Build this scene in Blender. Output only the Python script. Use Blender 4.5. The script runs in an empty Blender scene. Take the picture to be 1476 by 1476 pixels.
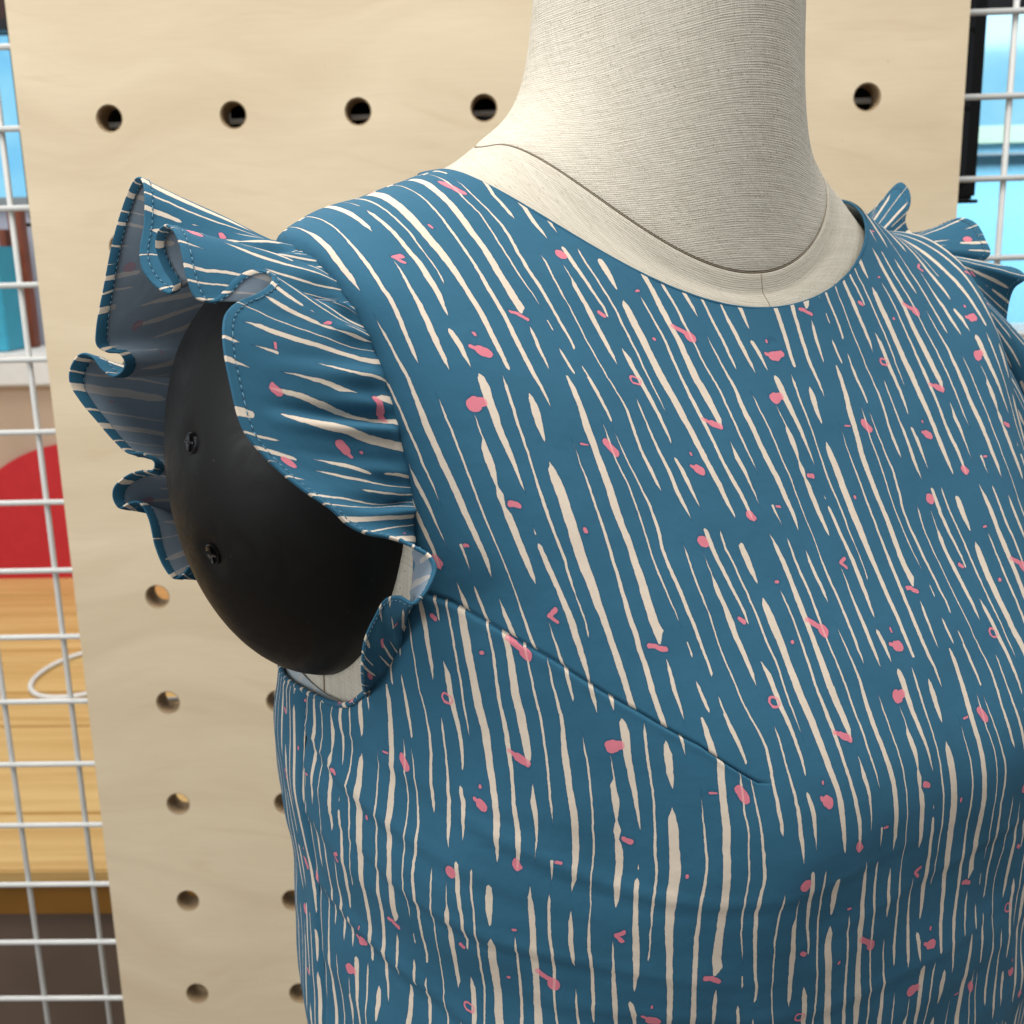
import bpy, bmesh, math, random
import numpy as np
from mathutils import Matrix, Vector, noise as mnoise
random.seed(7); rng = np.random.default_rng(7)
S = bpy.context.scene
COL = S.collection
D = math.radians

# ------------------------------------------------------------------ camera
F, C0, CAMZ = 1597.0, 738.0, 1.35
M = np.array([[0.999307583264571, 0.029045692863249116, -0.023252994560188367],
              [-0.016013518167734678, -0.22836602993327634, -0.973443641721697],
              [-0.03358453908890193, 0.9731419753040157, -0.2277427817419869]])   # world -> camera axes
cam = bpy.data.cameras.new('camera'); co = bpy.data.objects.new('camera', cam); COL.objects.link(co)
R3 = Matrix([[M[0][i], -M[1][i], -M[2][i]] for i in range(3)])
co.matrix_world = Matrix.Translation((0, 0, CAMZ)) @ R3.to_4x4()
cam.sensor_width = 36; cam.lens = F / 1476 * 36; cam.clip_start = .01; cam.clip_end = 100
cam.dof.use_dof = True; cam.dof.focus_distance = .385; cam.dof.aperture_fstop = 24
S.camera = co
# ------------------------------------------------------------------ light
w = bpy.data.worlds.new('World'); S.world = w; w.use_nodes = True
bg = w.node_tree.nodes['Background']; bg.inputs[0].default_value = (.90, .95, 1, 1); bg.inputs[1].default_value = .44
def area(name, loc, target, size, power, color, sy=None):
    l = bpy.data.lights.new(name, 'AREA'); l.shape = 'RECTANGLE'; l.size = size; l.size_y = sy or size
    l.energy = power; l.color = color
    o = bpy.data.objects.new(name, l); COL.objects.link(o); o.location = loc
    o.rotation_euler = (Vector(target) - Vector(loc)).to_track_quat('-Z', 'Y').to_euler()
area('ceiling_light', (-.35, .15, 3.0), (-.05, .55, 1.2), 1.5, 49, (1, .97, .93))
area('window_light_left', (-2.0, -1.0, 1.75), (0, .5, 1.3), 1.0, 23, (.97, .99, 1))
area('ceiling_light_right', (1.5, .2, 2.9), (.1, .5, 1.2), 1.0, 10, (1, .97, .93))
area('ceiling_light_far', (-1.2, 2.3, 2.95), (-1.2, 2.2, .4), 1.2, 36, (1, .95, .88))
S.view_settings.view_transform = 'Standard'; S.view_settings.look = 'None'
S.view_settings.exposure = 0; S.view_settings.gamma = 1
S.render.engine = 'CYCLES'

# ------------------------------------------------------------------ helpers
def p2w(x, y, d):
    "photo ray (x, y) at camera depth d -> world"
    return np.array([(x - C0) / F * d, (y - C0) / F * d, d]) @ M + np.array([0, 0, CAMZ])
def ray_y(x, y, Y):
    r = np.array([(x - C0) / F, (y - C0) / F, 1]) @ M
    return r * Y / r[1] + np.array([0, 0, CAMZ])
def ray_z(x, y, Z):
    r = np.array([(x - C0) / F, (y - C0) / F, 1]) @ M
    return r * (Z - CAMZ) / r[2] + np.array([0, 0, CAMZ])
def link(name, me, mats, parent=None, smooth=True):
    for m in (mats if isinstance(mats, (list, tuple)) else [mats]): me.materials.append(m)
    if smooth: me.polygons.foreach_set('use_smooth', [True] * len(me.polygons))
    o = bpy.data.objects.new(name, me); COL.objects.link(o)
    if parent: o.parent = parent
    return o
def tag(o, label=None, cat=None, group=None, kind=None):
    if label: o['label'] = label
    if cat: o['category'] = cat
    if group: o['group'] = group
    if kind: o['kind'] = kind
    return o
def root(name, label, cat, group=None):
    o = bpy.data.objects.new(name, None); COL.objects.link(o); o.empty_display_size = .05
    return tag(o, label, cat, group)
def mesh(verts, faces, uvs=None, matidx=None):
    me = bpy.data.meshes.new('m'); me.from_pydata([tuple(map(float, v)) for v in verts], [], [tuple(map(int, f)) for f in faces])
    if uvs is not None:
        ul = me.uv_layers.new(name='UVMap'); li = np.zeros(len(me.loops), int); me.loops.foreach_get('vertex_index', li)
        ul.data.foreach_set('uv', np.asarray(uvs)[li].astype(np.float32).ravel())
    if matidx is not None: me.polygons.foreach_set('material_index', matidx)
    me.update(); return me
def grid_faces(m, n, close=False, mask=None, flip=False):
    fs = []
    for i in range(m - 1):
        for j in range(n if close else n - 1):
            if mask is not None and not mask[i, j]: continue
            k = (j + 1) % n
            f = (i * n + j, i * n + k, (i + 1) * n + k, (i + 1) * n + j)
            fs.append(f[::-1] if flip else f)
    return fs
def compact(V, fs, UV=None):
    used = sorted({i for f in fs for i in f}); mp = {a: b for b, a in enumerate(used)}
    return V[used], [tuple(mp[i] for i in f) for f in fs], (UV[used] if UV is not None else None)
def box(name, lo, hi, mat, parent=None, bevel=.002):
    bm = bmesh.new(); bmesh.ops.create_cube(bm, size=1)
    lo = np.array(lo, float); hi = np.array(hi, float); c = (lo + hi) / 2; s = hi - lo
    for v in bm.verts: v.co = Vector((c[0] + v.co.x * s[0], c[1] + v.co.y * s[1], c[2] + v.co.z * s[2]))
    if bevel: bmesh.ops.bevel(bm, geom=bm.edges[:], offset=min(bevel, min(s) * .3), segments=2, affect='EDGES')
    me = bpy.data.meshes.new('m'); bm.to_mesh(me); bm.free()
    return link(name, me, mat, parent, False)
def tube_geo(P, r, seg=10, closed=False):
    P = np.asarray(P, float); n = len(P); T = np.gradient(P, axis=0)
    if closed: T = np.roll(P, -1, 0) - np.roll(P, 1, 0)
    T /= np.linalg.norm(T, axis=1)[:, None] + 1e-12
    a = np.array([0, 0, 1.]) if abs(T[0][2]) < .9 else np.array([1., 0, 0])
    V = []
    u = np.cross(T[0], a); u /= np.linalg.norm(u)
    for i in range(n):
        u = u - T[i] * (u @ T[i]); u /= np.linalg.norm(u); v = np.cross(T[i], u)
        rr = r[i] if hasattr(r, '__len__') else r
        for k in range(seg):
            t = 2 * math.pi * k / seg; V.append(P[i] + rr * (math.cos(t) * u + math.sin(t) * v))
    fs = grid_faces(n, seg, True)
    if closed: fs += [((n - 1) * seg + k, (n - 1) * seg + (k + 1) % seg, (k + 1) % seg, k) for k in range(seg)]
    else: fs += [tuple(range(seg))[::-1], tuple((n - 1) * seg + k for k in range(seg))]
    return V, fs
def cr(P, n):
    "centripetal-ish Catmull-Rom through rows of P, n samples total, spaced by length"
    P = np.asarray(P, float); Q = np.vstack([2 * P[0] - P[1], P, 2 * P[-1] - P[-2]])
    out = []
    for i in range(len(P) - 1):
        p0, p1, p2, p3 = Q[i:i + 4]
        t0 = 0; t1 = t0 + max(np.linalg.norm(p1[-3:] - p0[-3:]), 1e-6) ** .5; t2 = t1 + max(np.linalg.norm(p2[-3:] - p1[-3:]), 1e-6) ** .5; t3 = t2 + max(np.linalg.norm(p3[-3:] - p2[-3:]), 1e-6) ** .5
        for t in np.linspace(t1, t2, 24, endpoint=(i == len(P) - 2)):
            A1 = (t1 - t) / (t1 - t0) * p0 + (t - t0) / (t1 - t0) * p1; A2 = (t2 - t) / (t2 - t1) * p1 + (t - t1) / (t2 - t1) * p2
            A3 = (t3 - t) / (t3 - t2) * p2 + (t - t2) / (t3 - t2) * p3
            B1 = (t2 - t) / (t2 - t0) * A1 + (t - t0) / (t2 - t0) * A2; B2 = (t3 - t) / (t3 - t1) * A2 + (t - t1) / (t3 - t1) * A3
            out.append((t2 - t) / (t2 - t1) * B1 + (t - t1) / (t2 - t1) * B2)
    out = np.array(out); L = np.concatenate([[0], np.cumsum(np.linalg.norm(np.diff(out[:, -3:], axis=0), axis=1))])
    s = np.linspace(0, L[-1], n)
    return np.stack([np.interp(s, L, out[:, k]) for k in range(out.shape[1])], 1), s

# ------------------------------------------------------------------ materials
def lin(r, g, b):
    f = lambda c: (c / 255 / 12.92) if c <= 10 else ((c / 255 + .055) / 1.055) ** 2.4
    return (f(r), f(g), f(b), 1)
class NT:
    def __init__(s, tree): s.t = tree; s.n = tree.nodes; s.l = tree.links
    def new(s, typ, **kw):
        x = s.n.new(typ)
        for k, v in kw.items(): setattr(x, k, v)
        return x
    def inp(s, node, i, v):
        if v is None: return
        if hasattr(v, 'is_output') or isinstance(v, bpy.types.NodeSocket): s.l.new(v, node.inputs[i])
        else: node.inputs[i].default_value = v
    def math(s, op, a, b=None, c=None, clamp=False):
        x = s.new('ShaderNodeMath', operation=op, use_clamp=clamp)
        s.inp(x, 0, a); s.inp(x, 1, b); s.inp(x, 2, c); return x.outputs[0]
    def vec(s, op, a, b=None, sc=None):
        x = s.new('ShaderNodeVectorMath', operation=op); s.inp(x, 0, a); s.inp(x, 1, b)
        if sc is not None: s.inp(x, 3, sc)
        return x.outputs['Value'] if op in ('DOT_PRODUCT', 'LENGTH') else x.outputs[0]
    def comb(s, x, y, z=0.):
        c = s.new('ShaderNodeCombineXYZ'); s.inp(c, 0, x); s.inp(c, 1, y); s.inp(c, 2, z); return c.outputs[0]
    def sep(s, v):
        c = s.new('ShaderNodeSeparateXYZ'); s.inp(c, 0, v); return c.outputs
    def noise(s, vec, scale, detail=2., rough=.5, dist=0.):
        x = s.new('ShaderNodeTexNoise'); s.inp(x, 'Vector', vec); s.inp(x, 'Scale', scale); s.inp(x, 'Detail', detail); s.inp(x, 'Roughness', rough); s.inp(x, 'Distortion', dist)
        return x.outputs
    def rng(s, v, a, b, c=0., d=1., smooth=False):
        x = s.new('ShaderNodeMapRange'); x.interpolation_type = 'SMOOTHSTEP' if smooth else 'LINEAR'
        s.inp(x, 0, v); s.inp(x, 1, a); s.inp(x, 2, b); s.inp(x, 3, c); s.inp(x, 4, d); return x.outputs[0]
    def mix(s, f, a, b, mode='MIX'):
        x = s.new('ShaderNodeMix', data_type='RGBA', blend_type=mode); s.inp(x, 0, f); s.inp(x, 6, a); s.inp(x, 7, b); return x.outputs[2]
    def bump(s, h, strength=.3, dist=.001, normal=None):
        x = s.new('ShaderNodeBump'); s.inp(x, 'Height', h); s.inp(x, 'Strength', strength); s.inp(x, 'Distance', dist)
        if normal is not None: s.inp(x, 'Normal', normal)
        return x.outputs[0]
def material(name, color=(.5, .5, .5, 1), rough=.6, spec=.5, metal=0.):
    m = bpy.data.materials.new(name); m.use_nodes = True; t = NT(m.node_tree); b = m.node_tree.nodes['Principled BSDF']
    b.inputs['Base Color'].default_value = color; b.inputs['Roughness'].default_value = rough
    b.inputs['Specular IOR Level'].default_value = spec; b.inputs['Metallic'].default_value = metal
    return m, t, b
def simple(name, color, rough=.6, spec=.5, metal=0., var=.06, scale=40.):
    m, t, b = material(name, color, rough, spec, metal)
    tc = t.new('ShaderNodeTexCoord').outputs['Object']
    n = t.noise(tc, scale, 4.)[0]
    t.inp(b, 'Base Color', t.mix(t.rng(n, .3, .7), tuple(c * (1 - var) for c in color[:3]) + (1,), tuple(min(1, c * (1 + var)) for c in color[:3]) + (1,)))
    t.inp(b, 'Roughness', t.rng(n, .3, .7, rough * .9, min(1, rough * 1.1)))
    return m

# ---- the printed cotton: brush strokes and pink dabs traced as one repeat (units: 1643 x 1449)
TW, TH, SK = 1643., 1449., 44.
q = 805
STROKES = [
 [(54,0,15),(57,30,18),(60,70,20),(68,150,16),(70,205,8),(66,215,0)],
 [(60,225,0),(65,300,3),(70,380,6),(80,480,10),(93,580,14),(92,680,16),(80,760,16),(77,850,18),(85,930,20),(92,1020,18),(98,1100,17),(102,1180,15),(108,1240,14),(104,1290,12),(98,1305,0)],
 [(18,200,0),(16,290,10),(10,390,6),(22,500,6),(22,640,6),(15,760,6),(15,860,7),(22,940,5),(32,1020,3),(38,1100,0)], [(38,1145,3),(40,1200,6),(40,1218,0)],
 [(158,0,6),(172,90,9),(180,160,14),(176,250,16),(168,330,16),(172,420,20),(178,490,16),(183,530,0)],
 [(190,740,0),(190,800,7),(184,900,10),(187,1000,8),(190,1038,2),(191,1060,6),(190,1150,5),(190,1250,5),(195,1350,5),(200,1449,5)],
 [(260,70,0),(262,120,8),(260,220,10),(262,330,14),(268,430,20),(270,540,24),(278,600,16),(284,662,0)],
 [(335,0,30),(345,80,26),(352,160,20),(354,240,16),(350,290,6),(348,312,0)],
 [(332,366,0),(335,376,18),(345,430,26),(348,480,24),(352,550,14),(357,618,0)],
 [(333,694,0),(335,704,22),(338,760,26),(340,830,24),(352,910,20),(365,990,16),(375,1060,14),(374,1105,6),(378,1118,0)],
 [(277,780,0),(278,850,3),(280,895,3),(281,908,10),(280,940,26),(284,1020,24),(288,1100,32),(288,1150,28),(290,1220,26),(294,1320,20),(290,1384,0)],
 [(364,1266,0),(374,1330,28),(378,1400,28),(380,1449,30)],
 [(97,1368,0),(97,1400,9),(100,1449,8)],
 [(20,1292,0),(22,1330,14),(26,1390,16),(30,1430,8),(31,1446,0)],
 [(395,0,10),(398,80,6),(402,172,0)],
 [(412,703,0),(410,730,10),(408,800,12),(420,900,10),(430,1000,11),(434,1100,12),(436,1200,12),(440,1320,12),(440,1449,10)],
 [(472,0,44),(488,100,44),(492,200,38),(498,300,34),(510,400,32),(518,500,34),(522,590,24),(528,650,8),(528,674,0)],
 [(497,772,0),(497,782,30),(498,830,40),(500,900,32),(503,950,12),(503,964,0)],
 [(508,1010,0),(506,1050,38),(505,1100,44),(505,1150,44),(508,1230,44),(512,1320,42),(516,1449,44)],
 [(588,0,18),(597,100,26),(598,200,24),(598,300,18),(602,400,20),(612,480,26),(625,560,26),(628,640,18),(628,708,0)],
 [(680,0,46),(685,60,46),(690,130,40),(692,190,34),(685,240,0)],
 [(699,288,0),(698,340,12),(696,385,28),(704,450,22),(706,520,12),(708,570,4),(708,642,0)],
 [(776,0,12),(778,100,12),(778,200,12),(776,300,12),(777,400,10),(778,484,0)],
 [(692,738,0),(700,820,24),(704,900,32),(706,980,30),(712,1080,38),(716,1180,32),(716,1280,36),(718,1360,40),(722,1449,46)],
 [(785,618,16),(787,660,12),(788,742,0)],
 [(784,772,0),(784,800,12),(784,860,15),(788,960,18),(800,1060,14),(803,1130,16),(803,1200,12),(803,1250,8),(808,1350,11),(818,1449,12)],
 [(618,978,0),(626,1030,8),(632,1130,12),(634,1230,14),(634,1350,16),(632,1449,18)],
 [(q+72,0,16),(q+66,100,24),(q+62,200,32),(q+66,300,30),(q+72,400,34),(q+78,500,34),(q+80,600,30),(q+84,700,24),(q+76,776,0)],
 [(q+80,836,0),(q+80,900,20),(q+84,980,24),(q+92,1060,20),(q+96,1119,0)],
 [(q+97,1190,0),(q+99,1280,7),(q+106,1360,11),(q+114,1449,16)],
 [(q+161,66,0),(q+161,150,9),(q+161,300,7),(q+162,450,7),(q+162,600,6),(q+163,715,4),(q+167,800,3),(q+167,880,4),(q+165,900,10),(q+168,980,16),(q+176,1080,16),(q+180,1200,17),(q+180,1320,18),(q+183,1380,10),(q+182,1412,0)],
 [(q+278,140,0),(q+278,200,3),(q+278,262,4),(q+270,290,26),(q+272,350,36),(q+272,390,28),(q+268,438,7),(q+268,478,34),(q+266,520,18),(q+272,556,36),(q+276,640,34),(q+280,720,32),(q+284,790,22),(q+284,828,0)],
 [(q+358,12,0),(q+360,30,32),(q+360,70,42),(q+356,140,36),(q+356,220,32),(q+362,300,28),(q+368,380,18),(q+372,440,10),(q+376,494,0)],
 [(q+362,606,0),(q+362,640,4),(q+362,655,0)],
 [(q+362,678,0),(q+363,692,20),(q+370,760,24),(q+378,850,24),(q+384,950,30),(q+386,1050,32),(q+386,1130,26),(q+380,1200,12),(q+380,1228,0)],
 [(q+460,14,0),(q+454,70,14),(q+446,180,14),(q+446,300,10),(q+442,420,10),(q+436,540,14),(q+444,640,12),(q+450,740,12),(q+448,840,10),(q+448,892,2),(q+448,930,6),(q+446,990,4),(q+442,1040,6),(q+440,1068,0)],
 [(q+546,96,0),(q+545,120,24),(q+544,160,40),(q+538,230,32),(q+538,280,14),(q+537,302,0)],
 [(q+526,370,0),(q+524,410,34),(q+524,450,46),(q+524,550,48),(q+526,650,50),(q+526,750,50),(q+530,850,44),(q+532,950,38),(q+536,1050,30),(q+540,1150,32),(q+540,1250,28),(q+540,1350,26),(q+540,1440,18),(q+540,1449,0)],
 [(q+664,280,0),(q+662,400,3),(q+664,490,10),(q+664,600,12),(q+662,700,14),(q+660,800,14),(q+658,900,18),(q+654,1000,24),(q+656,1100,24),(q+654,1200,24),(q+650,1300,26),(q+652,1449,24)],
 [(q+608,0,24),(q+618,60,18),(q+622,120,12),(q+622,170,0)],
 [(q+780,0,6),(q+783,50,26),(q+778,150,30),(q+765,260,38),(q+760,350,34),(q+758,450,36),(q+755,560,38),(q+756,660,36),(q+760,760,34),(q+760,860,38),(q+758,960,40),(q+756,1050,44),(q+762,1090,50),(q+750,1128,14),(q+750,1135,0)],
 [(q+757,1188,0),(q+754,1240,18),(q+748,1310,20),(q+748,1400,8),(q+746,1449,0)],
 [(q+280,946,0),(q+280,1000,4),(q+280,1040,10),(q+278,1120,16),(q+282,1220,26),(q+284,1320,26),(q+288,1400,18),(q+288,1449,0)],
 [(q+357,1272,0),(q+361,1284,24),(q+372,1340,28),(q+374,1400,16),(q+376,1449,0)],
]
DABS = [  # x1,y1,x2,y2,r,(inner radius for a ring)
 (0,312,22,348,20,0),(1643,312,1665,348,20,0),(298,750,302,750,26,0),(408,408,420,415,9,0),(435,425,450,435,22,0),(436,350,436,356,6,0),
 (600,178,640,200,10,0),(640,200,682,222,17,0),(622,655,628,668,20,0),(610,662,646,672,8,0),(345,1440,360,1446,24,13),(302,-8,316,-4,24,13),(338,1092,354,1104,11,0),
 (576,1224,580,1222,8,0),(612,962,626,962,6,0),(724,1152,780,1190,13,0),(796,1208,804,1216,26,0),(805,632,826,634,6,0),
 (q+285,130,q+296,128,27,0),(q+315,124,q+332,122,18,0),(q+300,516,q+330,526,12,0),(q+292,942,q+330,928,9,0),(q+296,946,q+318,970,9,0),
 (q+415,1352,q+440,1365,9,0),(q+450,1370,q+475,1374,23,0),(q+458,1290,q+458,1298,6,0),(q+583,656,q+582,664,8,0),(q+702,316,q+735,316,4,0),
 (q+700,1136,q+735,1140,10,0),(q+735,1146,q+768,1160,11,0)]
def print_group():
    g = bpy.data.node_groups.new('brush_print', 'ShaderNodeTree')
    g.interface.new_socket('UV', in_out='INPUT', socket_type='NodeSocketVector')
    g.interface.new_socket('Cream', in_out='OUTPUT', socket_type='NodeSocketFloat')
    g.interface.new_socket('Pink', in_out='OUTPUT', socket_type='NodeSocketFloat')
    g.interface.new_socket('Halo', in_out='OUTPUT', socket_type='NodeSocketFloat')
    t = NT(g); gi = t.new('NodeGroupInput').outputs[0]; go = t.new('NodeGroupOutput')
    raw = t.vec('DIVIDE', gi, (.1165, .1155, 1))
    nz = t.noise(gi, 260., 3., .6)[1]; nv = t.vec('SUBTRACT', nz, (.5, .5, .5))
    nlow = t.vec('SUBTRACT', t.noise(gi, 70., 1.)[1], (.5, .5, .5))
    p = t.vec('ADD', raw, t.vec('MULTIPLY', nv, (.006, .02, 0))); p = t.vec('ADD', p, t.vec('MULTIPLY', nlow, (.010, .012, 0)))
    u, v, _ = t.sep(p); fu = t.math('FRACT', u); fv = t.math('FRACT', v)
    wn = t.math('MULTIPLY', t.math('SUBTRACT', t.noise(gi, 420., 3.)[0], .5), .006)
    # lanes: strokes that never overlap along the cloth share one pair of curves
    lanes = []
    for s in sorted(STROKES, key=lambda s: s[0][1]):
        for L in lanes:
            if L[-1][-1][1] + 28 < s[0][1]: L.append(s); break
        else: lanes.append([s])
    acc = None
    def curve(pts):
        n = t.new('ShaderNodeFloatCurve'); n.inputs[0].default_value = 1; t.l.new(fv, n.inputs[1])
        mp = n.mapping; mp.use_clip = False; c = mp.curves[0]
        pts = sorted(pts)
        ded = [pts[0]]
        for a in pts[1:]:
            if a[0] - ded[-1][0] > .0012: ded.append(a)
        while len(c.points) < len(ded): c.points.new(.5, .5)
        for k, (a, b) in enumerate(ded): c.points[k].location = (a, b); c.points[k].handle_type = 'VECTOR'
        mp.update(); return n.outputs[0]
    for L in lanes:
        cp, wp = [], []
        for s in L:
            y0, y1 = s[0][1] / TH, s[-1][1] / TH
            if y0 > .004: wp.append((y0 - .003, .02))
            if y1 < .996: wp.append((y1 + .003, .02))
            for x, y, ww in s:
                cp.append((y / TH, (x - SK * y / TH) / TW)); wp.append((y / TH, .05 + ((ww * .48 + (1.2 if ww < 9 else 0)) / TW if ww > 0 else -.0015)))
        if cp[0][0] > 0: cp.insert(0, (0, cp[0][1]))
        if cp[-1][0] < 1: cp.append((1, cp[-1][1]))
        if wp and min(wp)[0] > .001: wp.append((0, .02))
        if max(wp)[0] < .999: wp.append((1, .02))
        # centre jumps between strokes of a lane happen inside the gaps
        c = curve(cp); wv = curve(wp)
        d = t.math('SUBTRACT', fu, c); d = t.math('FRACT', t.math('ADD', d, .5)); d = t.math('ABSOLUTE', t.math('SUBTRACT', d, .5))
        sd = t.math('SUBTRACT', wv, d)
        acc = sd if acc is None else t.math('MAXIMUM', acc, sd)
    sd = t.math('ADD', t.math('SUBTRACT', acc, .05), t.math('MULTIPLY', wn, .35))
    t.l.new(t.rng(sd, -.0009, .0009, 0., 1., True), go.inputs[0])
    # pink dabs
    pp = t.vec('ADD', raw, t.vec('MULTIPLY', t.vec('SUBTRACT', t.noise(gi, 260., 2.)[1], (.5, .5, .5)), (.012, .014, 0)))
    u2, v2, _ = t.sep(pp); fv2 = t.math('FRACT', v2)
    P = t.comb(t.math('MULTIPLY', t.math('FRACT', u2), TW), t.math('MULTIPLY', fv2, TH))
    acc = None
    for x1, y1, x2, y2, r, ri in DABS:
        x1 -= SK * y1 / TH; x2 -= SK * y2 / TH
        a = t.vec('SUBTRACT', P, (x1, y1, 0)); ba = (x2 - x1, y2 - y1, 0); bb = ba[0] ** 2 + ba[1] ** 2 + 1e-6
        h = t.math('MULTIPLY', t.vec('DOT_PRODUCT', a, ba), 1 / bb, clamp=True)
        c = t.vec('SUBTRACT', a, t.vec('SCALE', ba, sc=h)); d = t.vec('LENGTH', c)
        sd2 = t.math('SUBTRACT', r if ri else r * 1.02, d)
        if ri: sd2 = t.math('MINIMUM', sd2, t.math('SUBTRACT', d, ri))
        acc = sd2 if acc is None else t.math('MAXIMUM', acc, sd2)
    t.l.new(t.rng(acc, -1.6, 1.6, 0., 1., True), go.inputs[1])
    halo = t.math('MAXIMUM', t.rng(sd, -.004, -.0008, 0., 1.), t.rng(acc, -12., -1., 0., 1.))
    t.l.new(halo, go.inputs[2])
    return g
PG = print_group()
def print_mat(name, reverse=False, pale=0.):
    m, t, b = material(name, rough=.8, spec=.16)
    uv = t.new('ShaderNodeTexCoord').outputs['UV']
    g = t.new('ShaderNodeGroup'); g.node_tree = PG; t.l.new(uv, g.inputs[0])
    n = t.noise(uv, 900., 3., .7)[0]; nb = t.noise(uv, 25., 3.)[0]
    twx = t.new('ShaderNodeTexWave', wave_type='BANDS', bands_direction='DIAGONAL'); t.inp(twx, 'Vector', uv); t.inp(twx, 'Scale', 1500.); t.inp(twx, 'Distortion', 1.5); t.inp(twx, 'Detail', 1.)
    if not reverse:
        base = t.mix(n, (.0255, .106, .173, 1), (.0355, .134, .213, 1))
        mic = t.noise(uv, 2600., 2., .7)[0]; base = t.mix(t.rng(mic, .3, .75, 0., .35), base, (.034, .145, .235, 1))
        base = t.mix(t.rng(nb, .3, .7, 0., .5), base, (.0265, .109, .177, 1))
        base = t.mix(t.math('MULTIPLY', g.outputs[2], .38), base, (.008, .05, .105, 1))
        c = t.mix(g.outputs[0], base, t.mix(n, (.63, .53, .42, 1), (.73, .63, .51, 1)))
        pk = t.mix(g.outputs[0], (.70, .20, .25, 1), (.76, .32, .33, 1))
        c = t.mix(t.math('MULTIPLY', g.outputs[1], .94), c, pk)
        b.inputs['Sheen Weight'].default_value = .03; b.inputs['Sheen Roughness'].default_value = .5
        bk = t.mix(g.outputs[0], (.42, .50, .56, 1), (.66, .64, .58, 1)); c = t.mix(t.new('ShaderNodeNewGeometry').outputs['Backfacing'], c, bk)
    else:
        b0 = (.32 + pale * .26, .41 + pale * .24, .50 + pale * .18, 1); b1 = (.40 + pale * .26, .49 + pale * .24, .57 + pale * .18, 1)
        base = t.mix(n, b0, b1); c = t.mix(t.math('MULTIPLY', g.outputs[0], .85), base, (.74, .69, .64, 1))
        c = t.mix(t.math('MULTIPLY', g.outputs[1], .6), c, (.55, .25, .3, 1))
        b.inputs['Roughness'].default_value = .42; b.inputs['Sheen Weight'].default_value = .2
    t.inp(b, 'Base Color', c)
    bp = t.bump(t.noise(uv, 60., 3.)[0], .18, .004)
    if reverse:
        tr = t.new('ShaderNodeBsdfTranslucent'); t.inp(tr, 0, c); ms = t.new('ShaderNodeMixShader'); ms.inputs[0].default_value = .3
        t.l.new(b.outputs[0], ms.inputs[1]); t.l.new(tr.outputs[0], ms.inputs[2]); t.l.new(ms.outputs[0], m.node_tree.nodes['Material Output'].inputs[0])
    t.inp(b, 'Normal', t.bump(t.math('ADD', t.math('MULTIPLY', twx.outputs[0], .5), n), .22, .0002, bp))
    return m
M_PRINT = print_mat('printed_cotton'); M_REV = print_mat('printed_cotton_reverse', True); M_REVP = print_mat('pale_cotton_reverse', True, .8)

def linen(name, c1, c2, scale=1., wa=1., wb=.5):
    m, t, b = material(name, rough=.9, spec=.15)
    uv = t.new('ShaderNodeTexCoord').outputs['UV']; x, y, _ = t.sep(uv)
    warpn = t.math('MULTIPLY', t.math('SUBTRACT', t.noise(t.comb(t.math('MULTIPLY', x, 30.), t.math('MULTIPLY', y, 60.)), 1., 2.)[0], .5), .0016)
    yy = t.math('ADD', y, warpn)
    rows = t.math('SINE', t.math('MULTIPLY', yy, 2 * math.pi / .00085 * scale)); cols = t.math('SINE', t.math('MULTIPLY', x, 2 * math.pi / .00075 * scale))
    streak = t.noise(t.comb(t.math('MULTIPLY', x, 55.), t.math('MULTIPLY', yy, 1500.)), 1., 3., .65)[0]
    streak2 = t.noise(t.comb(t.math('MULTIPLY', x, 900.), t.math('MULTIPLY', y, 40.)), 1., 3., .6)[0]
    slub = t.noise(t.comb(t.math('MULTIPLY', x, 120.), t.math('MULTIPLY', yy, 2600.)), 1., 1.)[0]
    fleck = t.noise(uv, 950., 1.)[0]
    h = t.math('ADD', t.math('MULTIPLY', rows, .5), t.math('MULTIPLY', cols, .25)); h = t.math('ADD', h, t.math('MULTIPLY', t.rng(streak, .3, .7), 1.5))
    h = t.math('ADD', h, t.math('MULTIPLY', t.rng(slub, .62, .75), 1.4))
    f = t.rng(t.math('ADD', t.math('MULTIPLY', streak, wa), t.math('MULTIPLY', streak2, wb)), .5, .85)
    c = t.mix(f, c2, c1)
    c = t.mix(t.rng(rows, -1., -.2, .2, 0.), c, tuple(a * .6 for a in c2[:3]) + (1,))
    c = t.mix(t.rng(fleck, .67, .74, 0., .6), c, (.12, .09, .06, 1))
    t.inp(b, 'Base Color', c); t.inp(b, 'Normal', t.bump(h, .45, .0002))
    return m
M_LIN = linen('neck_linen', (.70, .645, .54, 1), (.52, .465, .37, 1)); M_LIN2 = linen('yoke_linen', (.70, .65, .545, 1), (.54, .485, .385, 1), 1.0, .65, .70)

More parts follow.
